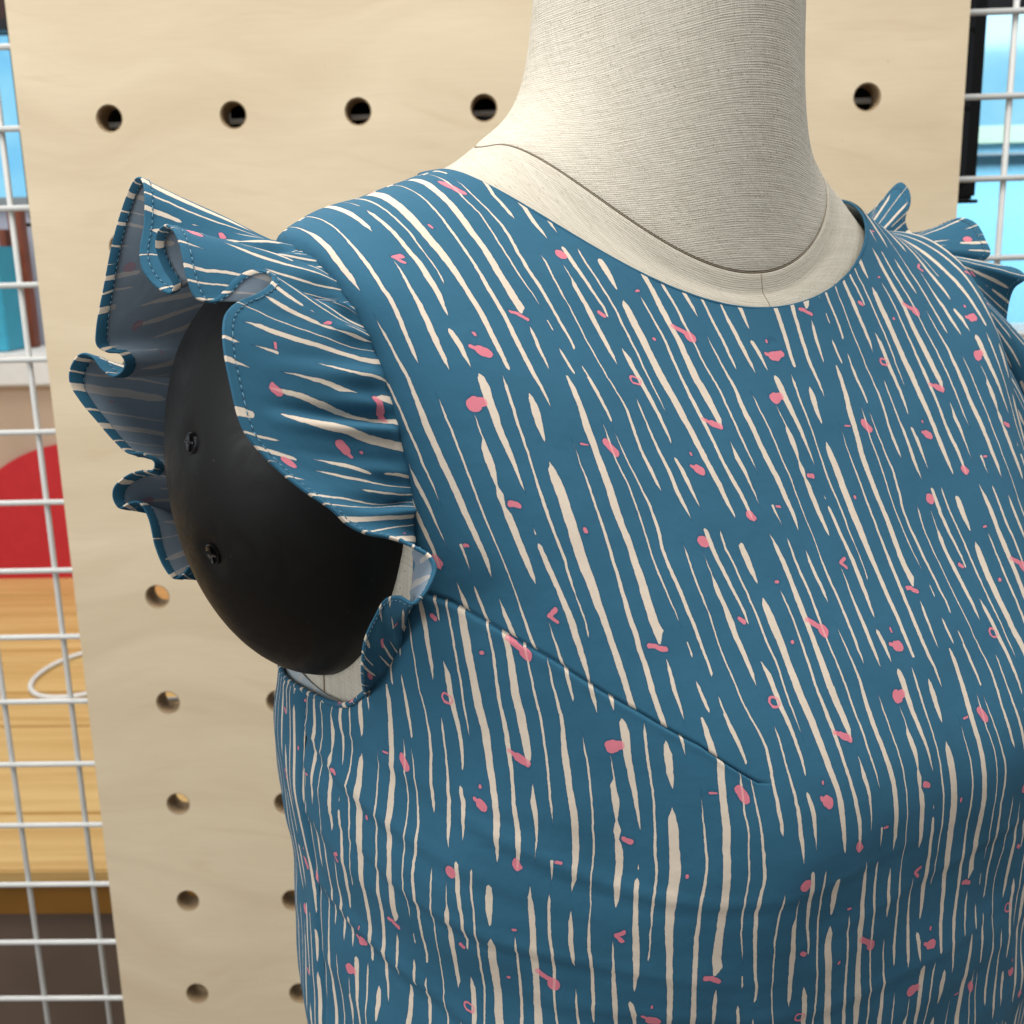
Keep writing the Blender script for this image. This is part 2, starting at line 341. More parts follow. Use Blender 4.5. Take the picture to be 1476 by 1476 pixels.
def plywood():
    m, t, b = material('birch_plywood', rough=.55, spec=.3)
    P = t.new('ShaderNodeTexCoord').outputs['Object']; x, y, z = t.sep(P)
    low = t.noise(P, 2.2, 2.)[0]
    fig = t.noise(t.comb(t.math('MULTIPLY', x, 2.), 0., t.math('ADD', t.math('MULTIPLY', z, 9.), t.math('MULTIPLY', low, 3.))), 1.6, 5., .55, .6)[0]
    fine = t.noise(t.comb(t.math('MULTIPLY', x, 22.), 0., t.math('MULTIPLY', z, 420.)), 1., 4., .6)[0]
    lines = t.noise(t.comb(t.math('MULTIPLY', x, 6.), 0., t.math('ADD', t.math('MULTIPLY', z, 50.), t.math('MULTIPLY', low, 14.))), 1., 2., .5, 1.2)[0]
    c = t.mix(t.rng(fig, .32, .68), (.62, .50, .335, 1), (.74, .62, .435, 1))
    c = t.mix(t.rng(fine, .35, .75, 0., .16), c, (.50, .36, .20, 1))
    c = t.mix(t.rng(lines, .62, .72, 0., .18), c, (.50, .36, .20, 1))
    sp = t.noise(P, 160., 2., .5)[0]; c = t.mix(t.rng(sp, .76, .80, 0., .35), c, (.30, .20, .11, 1))
    t.inp(b, 'Base Color', c); t.inp(b, 'Normal', t.bump(fine, .06, .0004))
    # edge and hole walls: veneer layers across the thickness
    m2, t, b = material('plywood_edge', rough=.7, spec=.2)
    x, y, z = t.sep(t.new('ShaderNodeTexCoord').outputs['Object'])
    s = t.math('SINE', t.math('MULTIPLY', y, 2 * math.pi / .0032))
    t.inp(b, 'Base Color', t.mix(t.rng(s, -.5, .5), (.16, .10, .05, 1), (.40, .29, .17, 1)))
    return m, m2
M_PLY, M_PLYE = plywood()
M_WIRE = simple('white_coated_wire', (.66, .66, .63, 1), .4, .5, var=.03)
M_BLACK = simple('matt_black_plastic', (.004, .0038, .0034, 1), .5, .27, var=.2, scale=14.)
nt = NT(M_BLACK.node_tree); bb0 = M_BLACK.node_tree.nodes['Principled BSDF']; oc = nt.new('ShaderNodeTexCoord').outputs['Object']
sc_ = nt.noise(oc, 38., 6., .7, 1.5)[0]; nt.inp(bb0, 'Roughness', nt.rng(sc_, .35, .7, .42, .62))
dst = nt.noise(oc, 520., 2.)[0]; nt.inp(bb0, 'Base Color', nt.mix(nt.rng(dst, .74, .80, 0., .5), (.004, .0037, .0033, 1), (.10, .095, .085, 1)))
nt.inp(bb0, 'Normal', nt.bump(nt.noise(oc, 700., 2.)[0], .06, .0003))
M_SCREW = simple('black_screw_metal', (.03, .03, .032, 1), .25, .6, metal=.7)
M_DISP = simple('black_display', (.006, .006, .007, 1), .5, .2)
M_PLAIN = simple('plain_blue_cotton', (.021, .107, .18, 1), .75, .25, var=.08, scale=300.)
M_THREAD = simple('pale_blue_thread', (.12, .25, .34, 1), .7, .3); M_THREADD = simple('dark_thread', (.02, .05, .08, 1), .8, .2)
M_SEAM = simple('brown_seam_thread', (.32, .26, .19, 1), .9, .1)

# ------------------------------------------------------------------ background: where things stand
YB = 1.0681                                     # front face of the board
S0 = .1155; HX0 = -.40025; HZ0 = CAMZ + .12938   # hole lattice
def board():
    xl, xr = -.4851, .3797; nj = 15; j0 = -3
    th = .026; r = .0113; seg = 28
    V = []; Fs = []; mi = []
    def add(vs): 
        k = len(V); V.extend(vs); return k
    xs = [xl] + [HX0 + S0 * (i + .5) for i in range(6)] + [xr]
    zt = HZ0 - S0 * (j0 - .5) + .025; zs = [zt] + [HZ0 - S0 * (j + .5) for j in range(j0, j0 + nj - 1)] + [HZ0 - S0 * (j0 + nj - .5) - .02]
    for i in range(7):
        for j in range(nj):
            cx, cz = HX0 + S0 * i, HZ0 - S0 * (j0 + j); x0, x1, z1, z0 = xs[i], xs[i + 1], zs[j], zs[j + 1]
            ring = []; sq = []
            for k in range(seg):
                a = 2 * math.pi * (k + .5) / seg; c, s = math.cos(a), math.sin(a); ring.append((c, s))
                tx = ((x1 - cx) / c) if c > 0 else ((x0 - cx) / c); tz = ((z1 - cz) / s) if s > 0 else ((z0 - cz) / s)
                tt = min(tx, tz); sq.append((cx + c * tt, cz + s * tt))
            # square corners are added as extra points
            A = add([(p[0], YB, p[1]) for p in sq]); B = add([(cx + c * (r + .0012), YB, cz + s * (r + .0012)) for c, s in ring])
            B1 = add([(cx + c * r, YB + .0012, cz + s * r) for c, s in ring]); C = add([(cx + c * r, YB + th, cz + s * r) for c, s in ring]); Dd = add([(p[0], YB + th, p[1]) for p in sq])
            cor = []
            for (X, Z) in ((x1, z1), (x0, z1), (x0, z0), (x1, z0)): cor.append((add([(X, YB, Z)]), add([(X, YB + th, Z)]), math.atan2(Z - cz, X - cx) % (2 * math.pi)))
            for k in range(seg):
                n = (k + 1) % seg; a0 = 2 * math.pi * (k + .5) / seg; a1 = a0 + 2 * math.pi / seg
                c = [cc for cc in cor if (a0 < cc[2] <= a1) or (a0 < cc[2] + 2 * math.pi <= a1)]
                Fs.append(tuple([A + k] + [cc[0] for cc in c] + [A + n, B + n, B + k])); mi.append(0)
                Fs.append(tuple([Dd + k] + [cc[1] for cc in c] + [Dd + n, C + n, C + k])[::-1]); mi.append(0)
                Fs.append((B + k, B + n, B1 + n, B1 + k)); mi.append(1)
                Fs.append((B1 + k, B1 + n, C + n, C + k)); mi.append(1)
    zb = zs[-1]
    k = add([(xl, YB, zb), (xr, YB, zb), (xr, YB, zt), (xl, YB, zt), (xl, YB + th, zb), (xr, YB + th, zb), (xr, YB + th, zt), (xl, YB + th, zt)])
    for f in ((0, 4, 7, 3), (1, 2, 6, 5), (3, 7, 6, 2), (0, 1, 5, 4)): Fs.append(tuple(k + a for a in f)); mi.append(1)
    me = mesh(V, Fs, None, mi)
    o = link('perforated_plywood_board', me, [M_PLY, M_PLYE], None, False)
    tag(o, 'tall pale birch plywood board drilled with rows of round holes behind the dress form', 'board')
board()
def wires():
    r = root('wire_grid_panel', 'white coated wire grid panel standing behind the plywood board', 'wire grid'); g = .0733
    Y = YB + .030; Z0 = CAMZ + .2015; X0 = -.5192
    gz = .0730; wv = .0029
    def bar(a, b):
        V, fs = tube_geo([a, (np.array(a) + b) / 2, b], wv, 10); return mesh(V, fs)
    zt, zb = Z0 + 6 * gz + .01, Z0 - 22 * gz - .01; xl, xr = X0 - 5 * g - .01, X0 + 18 * g + .01
    mv = bar(np.array([0, 0, zb]), np.array([0, 0, zt])); mh = bar(np.array([xl, 0, 0]), np.array([xr, 0, 0]))
    mv.materials.append(M_WIRE); mh.materials.append(M_WIRE)
    for me in (mv, mh): me.polygons.foreach_set('use_smooth', [True] * len(me.polygons))
    for k in range(-5, 19):
        o = bpy.data.objects.new('wire', mv); COL.objects.link(o); o.parent = r; o.location = (X0 + g * k, Y + .0054, 0)
    for k in range(-6, 23):
        o = bpy.data.objects.new('wire', mh); COL.objects.link(o); o.parent = r; o.location = (0, Y, Z0 - gz * k + .000)
        o.rotation_euler = (0, -.0045, 0)
wires()
def display():
    Y = YB + .075
    xl = ray_y(16, 108, Y)[0]; xr = ray_y(1417, 130, Y)[0]; zb = ray_y(41, 321, Y)[2]
    r = root('black_display_panel', 'black flat panel hung behind the plywood board and wire grid, its edges showing either side', 'display')
    box('casing', (xl, Y, zb), (xr, Y + .035, zb + .62), M_DISP, r, .003)
    box('screen', (xl + .012, Y - .003, zb + .014), (xr - .012, Y - .0005, zb + .605), simple('display_glass', (.004, .004, .005, 1), .12, .4), r, .0005)
    box('lip', (xl - .001, Y - .004, zb - .004), (xr + .001, Y + .001, zb - .0005), M_DISP, r, .0005)
display()

# room beyond
M_WOOD, t, b = material('honey_wood_planks', rough=.38, spec=.4)
P = t.new('ShaderNodeTexCoord').outputs['Object']; x, y, z = t.sep(P)
ob = t.new('ShaderNodeObjectInfo').outputs['Random']
n1 = t.noise(t.comb(t.math('ADD', x, t.math('MULTIPLY', ob, 30.)), t.math('MULTIPLY', y, 26.), t.math('MULTIPLY', z, 26.)), 1.4, 4., .6, .5)[0]
c = t.mix(t.rng(n1, .3, .7), (.50, .29, .085, 1), (.74, .52, .22, 1)); c = t.mix(t.rng(ob, 0., 1., 0., .35), c, (.48, .27, .08, 1))
t.inp(b, 'Base Color', c)
M_FACE = simple('brown_wood_face', (.26, .12, .02, 1), .5, .3, var=.15, scale=9.)
M_DARKF = simple('dark_floor', (.13, .095, .07, 1), .6, .3, var=.3, scale=3.)
M_PALE = simple('pale_wood_cladding', (.50, .385, .29, 1), .6, .3, var=.08, scale=6.)
M_RED = simple('red_paint', (.52, .022, .032, 1), .4, .4, var=.05)
M_WHT = simple('white_painted_wood', (.72, .72, .70, 1), .5, .4, var=.03)
M_GRY = simple('grey_metal_frame', (.22, .25, .27, 1), .4, .5); M_FRM = simple('black_window_frame', (.012, .013, .016, 1), .4, .4)
M_BRN = simple('red_brown_wood', (.19, .055, .03, 1), .45, .4, var=.2, scale=20.)
# ground and bench
fl = mesh([(-6, -3, 0), (6, -3, 0), (6, 8, 0), (-6, 8, 0)], [(0, 1, 2, 3)]); tag(link('floor', fl, M_DARKF, None, False), kind='structure')
BZ = .45
yf = ray_z(60, 1255, BZ)[1]; yb_ = ray_z(60, 832, BZ)[1]
bench = root('wooden_bench', 'low bench top of wide honey coloured planks seen through the wire grid', 'bench')
n = 9; dw = (yb_ - yf) / n
for k in range(n): box('plank', (-3.2, yf + dw * k + .001, BZ - .03), (3.2, yf + dw * (k + 1) - .001, BZ), M_WOOD, bench, .003)
box('front_board', (-3.2, yf + .012, ray_y(60, 1325, yf)[2]), (3.2, yf + .035, BZ - .031), M_FACE, bench, .002)
box('added_panel', (-3.2, yf + .036, 0), (3.2, yf + .055, BZ - .031), simple('grey_brown_added_panel', (.15, .105, .078, 1), .7, .2, var=.15, scale=6.), bench, .002)  # added panel: floor-like brown in place of the black shade under the bench
for xx in (-3.0, -1.5, -.1, 1.5, 3.0): box('leg', (xx, yf + .06, 0), (xx + .07, yf + .13, BZ - .031), M_FACE, bench)
for xx in (-3.0, -1.5, -.1, 1.5, 3.0): box('leg', (xx, yb_ - .13, 0), (xx + .07, yb_ - .06, BZ - .031), M_FACE, bench)
# white hoop lying on the bench
c0 = ray_z(118, 970, BZ + .006); a = []
rx = abs(ray_z(45, 985, BZ)[0] - c0[0])
for k in range(64):
    th = 2 * math.pi * k / 64; a.append((c0[0] + .02 + (rx + .02) * math.cos(th), c0[1] + .015 + .155 * math.sin(th) + .02 * math.cos(th), BZ + .006))
V, fs = tube_geo(a, .0055, 10, True)
tag(link('white_hoop', mesh(V, fs), M_WHT), 'thin white hoop lying on the wooden bench behind the grid', 'hoop')
# low wall behind bench, with the red disc
YW = yb_ + .004
zt_ = ray_y(20, 556, YW)[2]
lw = root('low_wall', 'low wall clad in pale vertical boards behind the bench', 'wall')
k = 0; xx = -3.2
while xx < 3.2:
    box('panel', (xx + .002, YW, 0), (xx + .198, YW + .03, zt_), M_PALE, lw, .002); xx += .2
rc = ray_y(100, 832, YW); rtop = ray_y(78, 638, YW)
R_ = rtop[2] - rc[2]; pc = (rc[0] + .07, rc[2])
pts = [(pc[0] + R_ * 1.0 * math.cos(t_), pc[1] + R_ * math.sin(t_)) for t_ in np.linspace(0, math.pi, 48)]
V = [(x, YW - .016, z) for x, z in pts] + [(x, YW - .002, z) for x, z in pts]; nn = len(pts)
fs = [tuple(range(nn)), tuple(range(nn, 2 * nn))[::-1]] + [(i, (i + 1) % nn, nn + (i + 1) % nn, nn + i) for i in range(nn)]
me = mesh(V, fs); bm = bmesh.new(); bm.from_mesh(me); bmesh.ops.recalc_face_normals(bm, faces=bm.faces); bm.to_mesh(me); bm.free()
tag(link('red_half_disc', me, M_RED, None, False), 'red half round board leaning on the low pale wall', 'sign')
zl = ray_y(20, 509, YW)[2]
tag(box('window_ledge', (-3.2, YW - .03, zt_ + .001), (3.2, YW + .35, zl), M_WHT, None, .006), 'white window ledge on top of the low wall', 'ledge')
# windows
YG = YW + .30
M_GLASS, t, b = material('window_daylight', (.1, .1, .1, 1), .1)
b.inputs['Emission Strength'].default_value = 1.0
P = t.new('ShaderNodeTexCoord').outputs['Object']; x, y, z = t.sep(P)
cl = t.noise(P, 2.5, 3.)[0]
c = t.mix(t.rng(cl, .35, .7), (.22, .62, .93, 1), (.40, .82, 1., 1))
t.inp(b, 'Emission Color', c); b.inputs['Base Color'].default_value = (0, 0, 0, 1)
zg0 = zl + .002; zgt = ray_y(1440, 14, YG)[2]
def window(name, x0, x1, z0, z1, label, mull=()):
    r = root(name, label, 'window'); f = .03
    box('frame', (x0, YG - .02, z0), (x1, YG + .03, z0 + f), M_GRY, r); box('frame', (x0, YG - .02, z1 - f), (x1, YG + .03, z1), M_FRM, r)
    box('frame', (x0, YG - .02, z0 + f + .0005), (x0 + f, YG + .03, z1 - f - .0005), M_FRM, r); box('frame', (x1 - f, YG - .02, z0 + f + .0005), (x1, YG + .03, z1 - f - .0005), M_FRM, r)
    xs = [x0 + f] + list(mull) + [x1 - f]
    for mx in mull: box('mullion', (mx - .012, YG - .015, z0 + f + .0005), (mx + .012, YG + .025, z1 - f - .0005), M_FRM, r)
    for a_, b_ in zip(xs[:-1], xs[1:]): box('pane', (a_ + .012, YG + .002, z0 + f + .0005), (b_ - .012, YG + .008, z1 - f - .0005), M_GL, r, 0)
M_GL, t, b = material('clear_pane', (.9, .97, 1, 1), .02, .5); b.inputs['Transmission Weight'].default_value = 1; b.inputs['IOR'].default_value = 1.01
xr0 = ray_y(1380, 300, YG)[0]
zb_r = ray_y(1460, 487, YG)[2]
window('large_window', xr0 - .25, xr0 + 1.3, zb_r, zgt + .03, 'large bright blue window at the right behind the wire grid', ())
window('small_window', -1.95, ray_y(60, 100, YG)[0], ray_y(10, 300, YG)[2], ray_y(5, 45, YG)[2] + .03, 'narrow bright blue window at the far left behind the wire grid', ())
# wall around the windows and what is outside
M_WALL = simple('dim_wall', (.20, .19, .19, 1), .8, .2)
wl = root('back_wall', 'dim wall around the two windows far behind', 'wall')
xL = ray_y(60, 100, YG)[0]; zS = ray_y(10, 300, YG)[2]; zT2 = ray_y(5, 45, YG)[2] + .03
box('wall', (xL + .001, YG, zl - .2), (xr0 - .252, YG + .1, 3.2), M_WALL, wl, 0)
box('wall', (-4, YG + .001, zgt + .032), (xL - .001, YG + .1, 3.2), simple('dark_lintel', (.05, .03, .028, 1), .8, .2), wl, 0)
box('wall', (xr0 - .25, YG + .001, zgt + .032), (3, YG + .1, 3.2), M_FRM, wl, 0)
box('wall', (xr0 - .25, YG + .001, 0), (3, YG + .1, zb_r - .002), simple('dark_grey_wall', (.06, .065, .07, 1), .7, .2), wl, 0)
box('wall', (-4, YG + .001, zl + .001), (xL - .001, YG + .09, zS - .002), simple('lilac_grey_wall', (.40, .42, .50, 1), .7, .2), wl, 0)
o = box('sky', (-8, 7.0, -1), (9, 7.05, 6), M_GLASS, None, 0); tag(o, kind='structure')
M_BLD = simple('pale_cream_wall', (.42, .50, .38, 1), .8, .2); bb_ = M_BLD.node_tree.nodes['Principled BSDF']; 
za, zc = ray_y(1440, 207, 6.2)[2], ray_y(1440, 182, 6.2)[2]
bl = root('building_outside', 'pale building across the way, seen blurred through the right window', 'building')
M_BL2 = simple('pale_blue_wall', (.30, .62, .80, 1), .8, .2)
for nm, z0, z1, y0, mt in (('parapet', za, zc, 6.15, M_BLD), ('wall', -.5, za - .001, 6.2, M_BL2)):
    box(nm, (1.2, y0, z0), (6, 6.5, z1), mt, bl, 0)
box('gutter', (1.2, 6.12, ray_y(1440, 224, 6.15)[2]), (6, 6.19, ray_y(1440, 220, 6.15)[2]), M_GRY, bl, 0)
area('daylight_outside', (3.2, 4.6, 3.6), (3.2, 6.3, 1.6), 2.0, 260, (.75, .92, 1))
# brown posts behind the grid, left
for (xa, ya, xb, yb2, lab) in ((27, 330, 37, 475, 'slim red brown wooden post left of the plywood board'), (38, 300, 58, 500, 'thicker red brown wooden post right beside the plywood board edge')):
    p0 = ray_y(xa + (12 if xa > 30 else 0), yb2 + 30, YG - .1); p1 = ray_y(xb - 4, ya, YG - .1)
    wdt = .022 if xa < 30 else .04
    o = box('wooden_post', (p0[0] - wdt / 2, YG - .12, zl + .001), (p0[0] + wdt / 2, YG - .08, p1[2]), M_BRN, None, .004)
    tag(o, lab, 'post')
p = ray_y(8, 395, YG - .2)
tag(box('blue_box', (p[0] - .25, YG - .26, zl + .001), (p[0] + .01, YG - .14, ray_y(8, 355, YG - .2)[2]), simple('cyan_card', (.05, .35, .5, 1), .5, .3), None, .004), 'cyan box standing on the window ledge at the far left', 'box')

# ------------------------------------------------------------------ the body surface (metres, dress form's own frame)
RINGS = np.array([[0.1483, 0.1471, 0.1493, 0.0482, 0.0673, -0.0452, 1.995], [0.0451, 0.0638, 0.0681, 0.0587, 0.0615, -0.0505, 1.9981], [-0.0152, 0.0354, 0.0453, 0.0815, 0.0602, -0.0652, 2.0069], [-0.0293, 0.0242, 0.0281, 0.1068, 0.0669, -0.0774, 2.013], [-0.0688, 0.0147, -0.0004, 0.1373, 0.0908, -0.0991, 2.104], [-0.1151, 0.0023, -0.06, 0.1721, 0.1169, -0.1125, 2.2901], [-0.1563, -0.0714, -0.1299, 0.1732, 0.1412, -0.1212, 2.38], [-0.1903, -0.1569, -0.1799, 0.1725, 0.1553, -0.1257, 2.3138], [-0.2301, -0.2097, -0.2198, 0.1765, 0.1541, -0.1256, 2.3833], [-0.2735, -0.2613, -0.2697, 0.1728, 0.1525, -0.1205, 2.3064], [-0.3301, -0.3255, -0.3293, 0.1739, 0.1500, -0.1207, 2.339], [-0.4009, -0.3973, -0.3995, 0.1660, 0.1475, -0.1155, 2.2858],
                  [-.48, -.477, -.48, .168, .147, -.120, 2.28], [-.57, -.568, -.57, .178, .150, -.130, 2.25]])
POSE = (0.6056477150735029, 0.048263283557868755, 0.49382272599100485, 1.3555730405632174)
psi = POSE[0]; BX = np.array([math.cos(psi), math.sin(psi), 0]); BY = np.array([math.sin(psi), -math.cos(psi), 0])
def toW(b):
    b = np.asarray(b, float)
    return np.array(POSE[1:]) + b[..., 0:1] * BX + b[..., 1:2] * BY + b[..., 2:3] * np.array([0, 0, 1.])
BKX, FS0, FSW, FSZ, FSX = .10, 4.0, 1.5, .015, .015
def surf(s, th):
    "s, th arrays (th radians) -> body coordinates"
    s, th = np.broadcast_arrays(np.asarray(s, float), np.asarray(th, float)); n = len(RINGS)
    Pn = np.vstack([2 * RINGS[0] - RINGS[1], RINGS, 2 * RINGS[-1] - RINGS[-2]])
    i = np.clip(np.floor(s).astype(int), 0, n - 2); t = (s - i)[..., None]
    p0, p1, p2, p3 = Pn[i], Pn[i + 1], Pn[i + 2], Pn[i + 3]
    r = .5 * ((2 * p1) + (-p0 + p2) * t + (2 * p0 - 5 * p1 + 4 * p2 - p3) * t ** 2 + (-p0 + 3 * p1 - 3 * p2 + p3) * t ** 3)
    zf, zs, zb, a, bf, bb, e = [r[..., k] for k in range(7)]
    c, sn = np.cos(th), np.sin(th); e = 2 / e
    X = a * np.sign(c) * np.abs(c) ** e; Y = np.where(sn > 0, bf, -bb) * np.sign(sn) * np.abs(sn) ** e
    td0 = np.degrees(th)
    pw = np.where(sn > 0, 2., 2. - .85 * np.clip((s - 2.8) / 1.2, 0, 1) * np.clip((7.0 - s) / 1.0, 0, 1))
    Z = zs + (np.where(sn > 0, zf, zb) - zs) * np.abs(sn) ** pw
    X = X * (1 - BKX * np.clip(-sn * 2.2, 0, 1) * np.exp(-((s - 5.0) / 1.1) ** 2))
    far = np.exp(-((s - FS0) / FSW) ** 2) * (c > 0) * np.clip(c, 0, 1) ** 2
    Z = Z - FSZ * far; X = X - FSX * np.exp(-((s - 5.2) / 1.0) ** 2) * (c > 0) * np.clip(c, 0, 1) ** 2
    Z = Z - .005 * np.exp(-((s - 4.75) / .4) ** 2) * np.exp(-((td0 - 180) / 22) ** 2)
    # bust apexes and the looser hang at the far side
    td = np.degrees(th)
    for a0 in (112., 68.):
        g = np.exp(-((td - a0) / 15.) ** 2 - ((s - 7.15) / np.where(s > 7.15, 2.4, 1.15)) ** 2) * .0080
        X = X + g * math.cos(D(a0)); Y = Y + g * math.sin(D(a0))
    tdd = (td + 180) % 360 - 180
    g = np.exp(-((tdd - 15) / 45.) ** 2) * np.clip((s - 7.9) / 3.0, 0, 1.2) * .027
    X = X + g * .92; Y = Y + g * .35
    return np.stack([X, Y, Z], -1)
def normals(P):
    a = np.gradient(P, axis=0); b_ = np.gradient(P, axis=1); n_ = np.cross(a, b_); n_ /= np.linalg.norm(n_, axis=-1)[..., None] + 1e-12
    return n_
def surf_n(s, th):
    e = 1e-3; a = surf(s + e, th) - surf(s - e, th); b_ = surf(s, th + e) - surf(s, th - e); n_ = np.cross(b_, a)
    n_ /= np.linalg.norm(n_, axis=-1)[..., None]; 
    return n_ if True else -n_
t0 = surf_n(np.array([7.]), np.array([D(90)]))[0]
NS = 1. if t0[1] > 0 else -1.
def surfo(s, th, off): return surf(s, th) + NS * surf_n(s, th) * np.asarray(off)[..., None]

# ------------------------------------------------------------------ dress form
form = root('dress_form', 'linen covered dress form with a matt black shoulder cap, wearing the blue printed top', 'dress form')
def body_grid(name, ss, ths, offf, mat, parent, close=True, uvf=None):
    sg, tg = np.meshgrid(ss, ths, indexing='ij'); P = surfo(sg, tg, offf(sg, tg))
    W = toW(P).reshape(-1, 3)
    du = np.cumsum(np.concatenate([np.zeros((len(ss), 1)), np.linalg.norm(np.diff(P, axis=1), axis=2)], 1), 1); dv = np.cumsum(np.concatenate([np.zeros((1, len(ths))), np.linalg.norm(np.diff(P, axis=0), axis=2)], 0), 0)
    UV = np.stack([du, -dv + 0 * du], -1).reshape(-1, 2)
    return link(name, mesh(W, grid_faces(len(ss), len(ths), False, None, NS > 0), UV), mat, parent)
ths = np.radians(np.linspace(-90, 270, 181))
# neck: seam lies in ring 2
body_grid('neck', np.concatenate([np.linspace(-.6, 1.9, 60), [1.95, 1.985]]), ths, lambda s, t: np.where(s > 1.92, -(s - 1.92) * .006, 0.), M_LIN, form)
body_grid('yoke', np.concatenate([[2.012, 2.04], np.linspace(2.08, 3.3, 40)]), ths, lambda s, t: -.0018 * np.clip(s - 2.2, 0, 1) - np.where(s < 2.03, .0004, 0) - .004 * np.clip(s - 2.6, 0, 1) * (np.cos(t) > 0) * np.cos(t), M_LIN2, form)
def torso_off(s, t): return -.0035 - .004 * np.clip(s - 3, 0, 1) * (1 - np.exp(-((np.degrees(t) - 178) / 30) ** 2)) - .003 * np.exp(-((np.degrees(t) - 208) / 15) ** 2 - ((s - 7.1) / 1.0) ** 2)
body_grid('torso', np.linspace(3.28, 12.6, 110), ths, torso_off, M_LIN2, form)
# seams
def seam_strip(name, S_, T_, off, r, mat, parent):
    V, fs = tube_geo(toW(surfo(np.array(S_), np.radians(np.array(T_)), np.full(len(S_), off))), r, 6); return link(name, mesh(V, fs), mat, parent)
seam_strip('neck_seam', np.full(120, 2.0), np.linspace(-60, 240, 120), -.0004, .0002, M_SEAM, form)
seam_strip('front_seam', np.linspace(2.02, 3.1, 20), np.full(20, 88.5), -.0018 * np.clip(np.linspace(2.02, 3.1, 20) - 2.2, 0, 1) - .004 * np.clip(np.linspace(2.02, 3.1, 20) - 2.6, 0, 1) * .0007, .00022, M_SEAM, form)
seam_strip('side_seam', np.linspace(6.6, 8, 20), np.full(20, 178), -.0034, .0004, M_SEAM, form)
# black shoulder cap
CC = np.array([-0.1623, -0.0037, -0.0788]); CS = np.array([0.0522, 0.0654, 0.0823]); ca, cb = .0177, -.026
Ry = np.array([[math.cos(ca), 0, math.sin(ca)], [0, 1, 0], [-math.sin(ca), 0, math.cos(ca)]]); Rx = np.array([[1, 0, 0], [0, math.cos(cb), -math.sin(cb)], [0, math.sin(cb), math.cos(cb)]])
CR_ = Ry @ Rx
def capp(n_, k=1.): return toW(CC + (CS * k * n_) @ CR_.T)
us, vs = np.linspace(0, 1, 49), np.linspace(0, 2 * math.pi, 97)[:-1]
V = []
for u_ in us:
    a_ = u_ * D(100)
    for v_ in vs: V.append(np.array([-math.cos(a_), math.sin(a_) * math.cos(v_), math.sin(a_) * math.sin(v_)]))
V = np.array(V)
dirs = V.copy()
def w2body(W): 
    d_ = W - np.array(POSE[1:]); return np.array([d_ @ BX, d_ @ BY, d_[2]])
camb = w2body(np.array([0, 0, CAMZ]))
def cap_hit(px, py):
    r0 = camb; r1 = w2body(p2w(px, py, 1.)) - camb
    A = np.linalg.inv(CR_ @ np.diag(CS)); o_ = A @ (r0 - CC); d_ = A @ r1
    a_, b__, c_ = d_ @ d_, 2 * o_ @ d_, o_ @ o_ - 1; tt = (-b__ - math.sqrt(b__ * b__ - 4 * a_ * c_)) / (2 * a_)
    return o_ + d_ * tt
W = capp(V)
screws = [cap_hit(273, 637), cap_hit(305, 801)]
k_ = np.ones(len(V))
for h in screws:
    dd = np.linalg.norm((V - h) * CS, axis=1); k_ -= .035 * np.exp(-(dd / .0055) ** 2)
k_ -= .10 * np.clip((V[:, 2] - .50) / .45, 0, 1) * np.clip(1 + V[:, 0] * .6, 0, 1)
W = capp(V * k_[:, None])
fs = grid_faces(len(us), len(vs), True)
cap_o = link('shoulder_cap', mesh(W, fs), M_BLACK, form); cap_o['label'] = 'matt black domed shoulder cap with two screws'
rimP = capp(V[-len(vs):] * 1.0)
for h in screws:
    n_ = (CR_ @ (h / CS)); n_ /= np.linalg.norm(n_); nw = n_[0] * BX + n_[1] * BY + n_[2] * np.array([0, 0, 1.])
    c_ = capp(h * .972)
    bm = bmesh.new(); bmesh.ops.create_cone(bm, cap_ends=True, segments=24, radius1=.0044, radius2=.0036, depth=.0022)
    for wd, ln in ((.0009, .0062), (.0062, .0009)):
        r_ = bmesh.ops.create_cube(bm, size=1)
        for v in r_['verts']: v.co = Vector((v.co.x * wd, v.co.y * ln, v.co.z * .0010 + .0013))
    q_ = Vector(nw).to_track_quat('Z', 'Y')
    for v in bm.verts: v.co = q_ @ v.co + Vector(c_)
    bmesh.ops.bevel(bm, geom=bm.edges[:], offset=.0001, segments=1, affect='EDGES')
    me = bpy.data.meshes.new('m'); bm.to_mesh(me); bm.free(); link('screw', me, M_SCREW, cap_o)

# ------------------------------------------------------------------ the top
top = root('sleeveless_top', 'sleeveless blue top with cream brush strokes, pink dabs and frilled armholes', 'top')
ARM = np.array([(7.11, 174), (6.93, 166.3), (6.60, 159.0), (6.16, 155.4), (5.81, 154.9), (5.40, 157), (5.13, 163.9), (5.0, 177.9), (5.08, 190), (5.35, 203), (5.8, 210), (6.3, 212), (6.8, 206), (7.18, 194)])
def arm_at(t):
    "t in 0..14 (may be array) -> (s, theta deg), smooth closed curve"
    t = np.asarray(t, float) % 14; i = np.floor(t).astype(int); f = (t - i)[..., None]
    g = lambda k: ARM[(i + k) % 14]
    p0, p1, p2, p3 = g(-1), g(0), g(1), g(2)
    return .5 * ((2 * p1) + (-p0 + p2) * f + (2 * p0 - 5 * p1 + 4 * p2 - p3) * f ** 2 + (-p0 + 3 * p1 - 3 * p2 + p3) * f ** 3)
ARMD = arm_at(np.linspace(0, 14, 281)[:-1])
def in_poly(x, y, poly):
    ins = np.zeros(x.shape, bool); n_ = len(poly)
    for i in range(n_):
        x0, y0 = poly[i]; x1, y1 = poly[(i + 1) % n_]
        c_ = ((y0 > y) != (y1 > y)) & (x < (x1 - x0) * (y - y0) / (y1 - y0 + 1e-12) + x0); ins ^= c_
    return ins
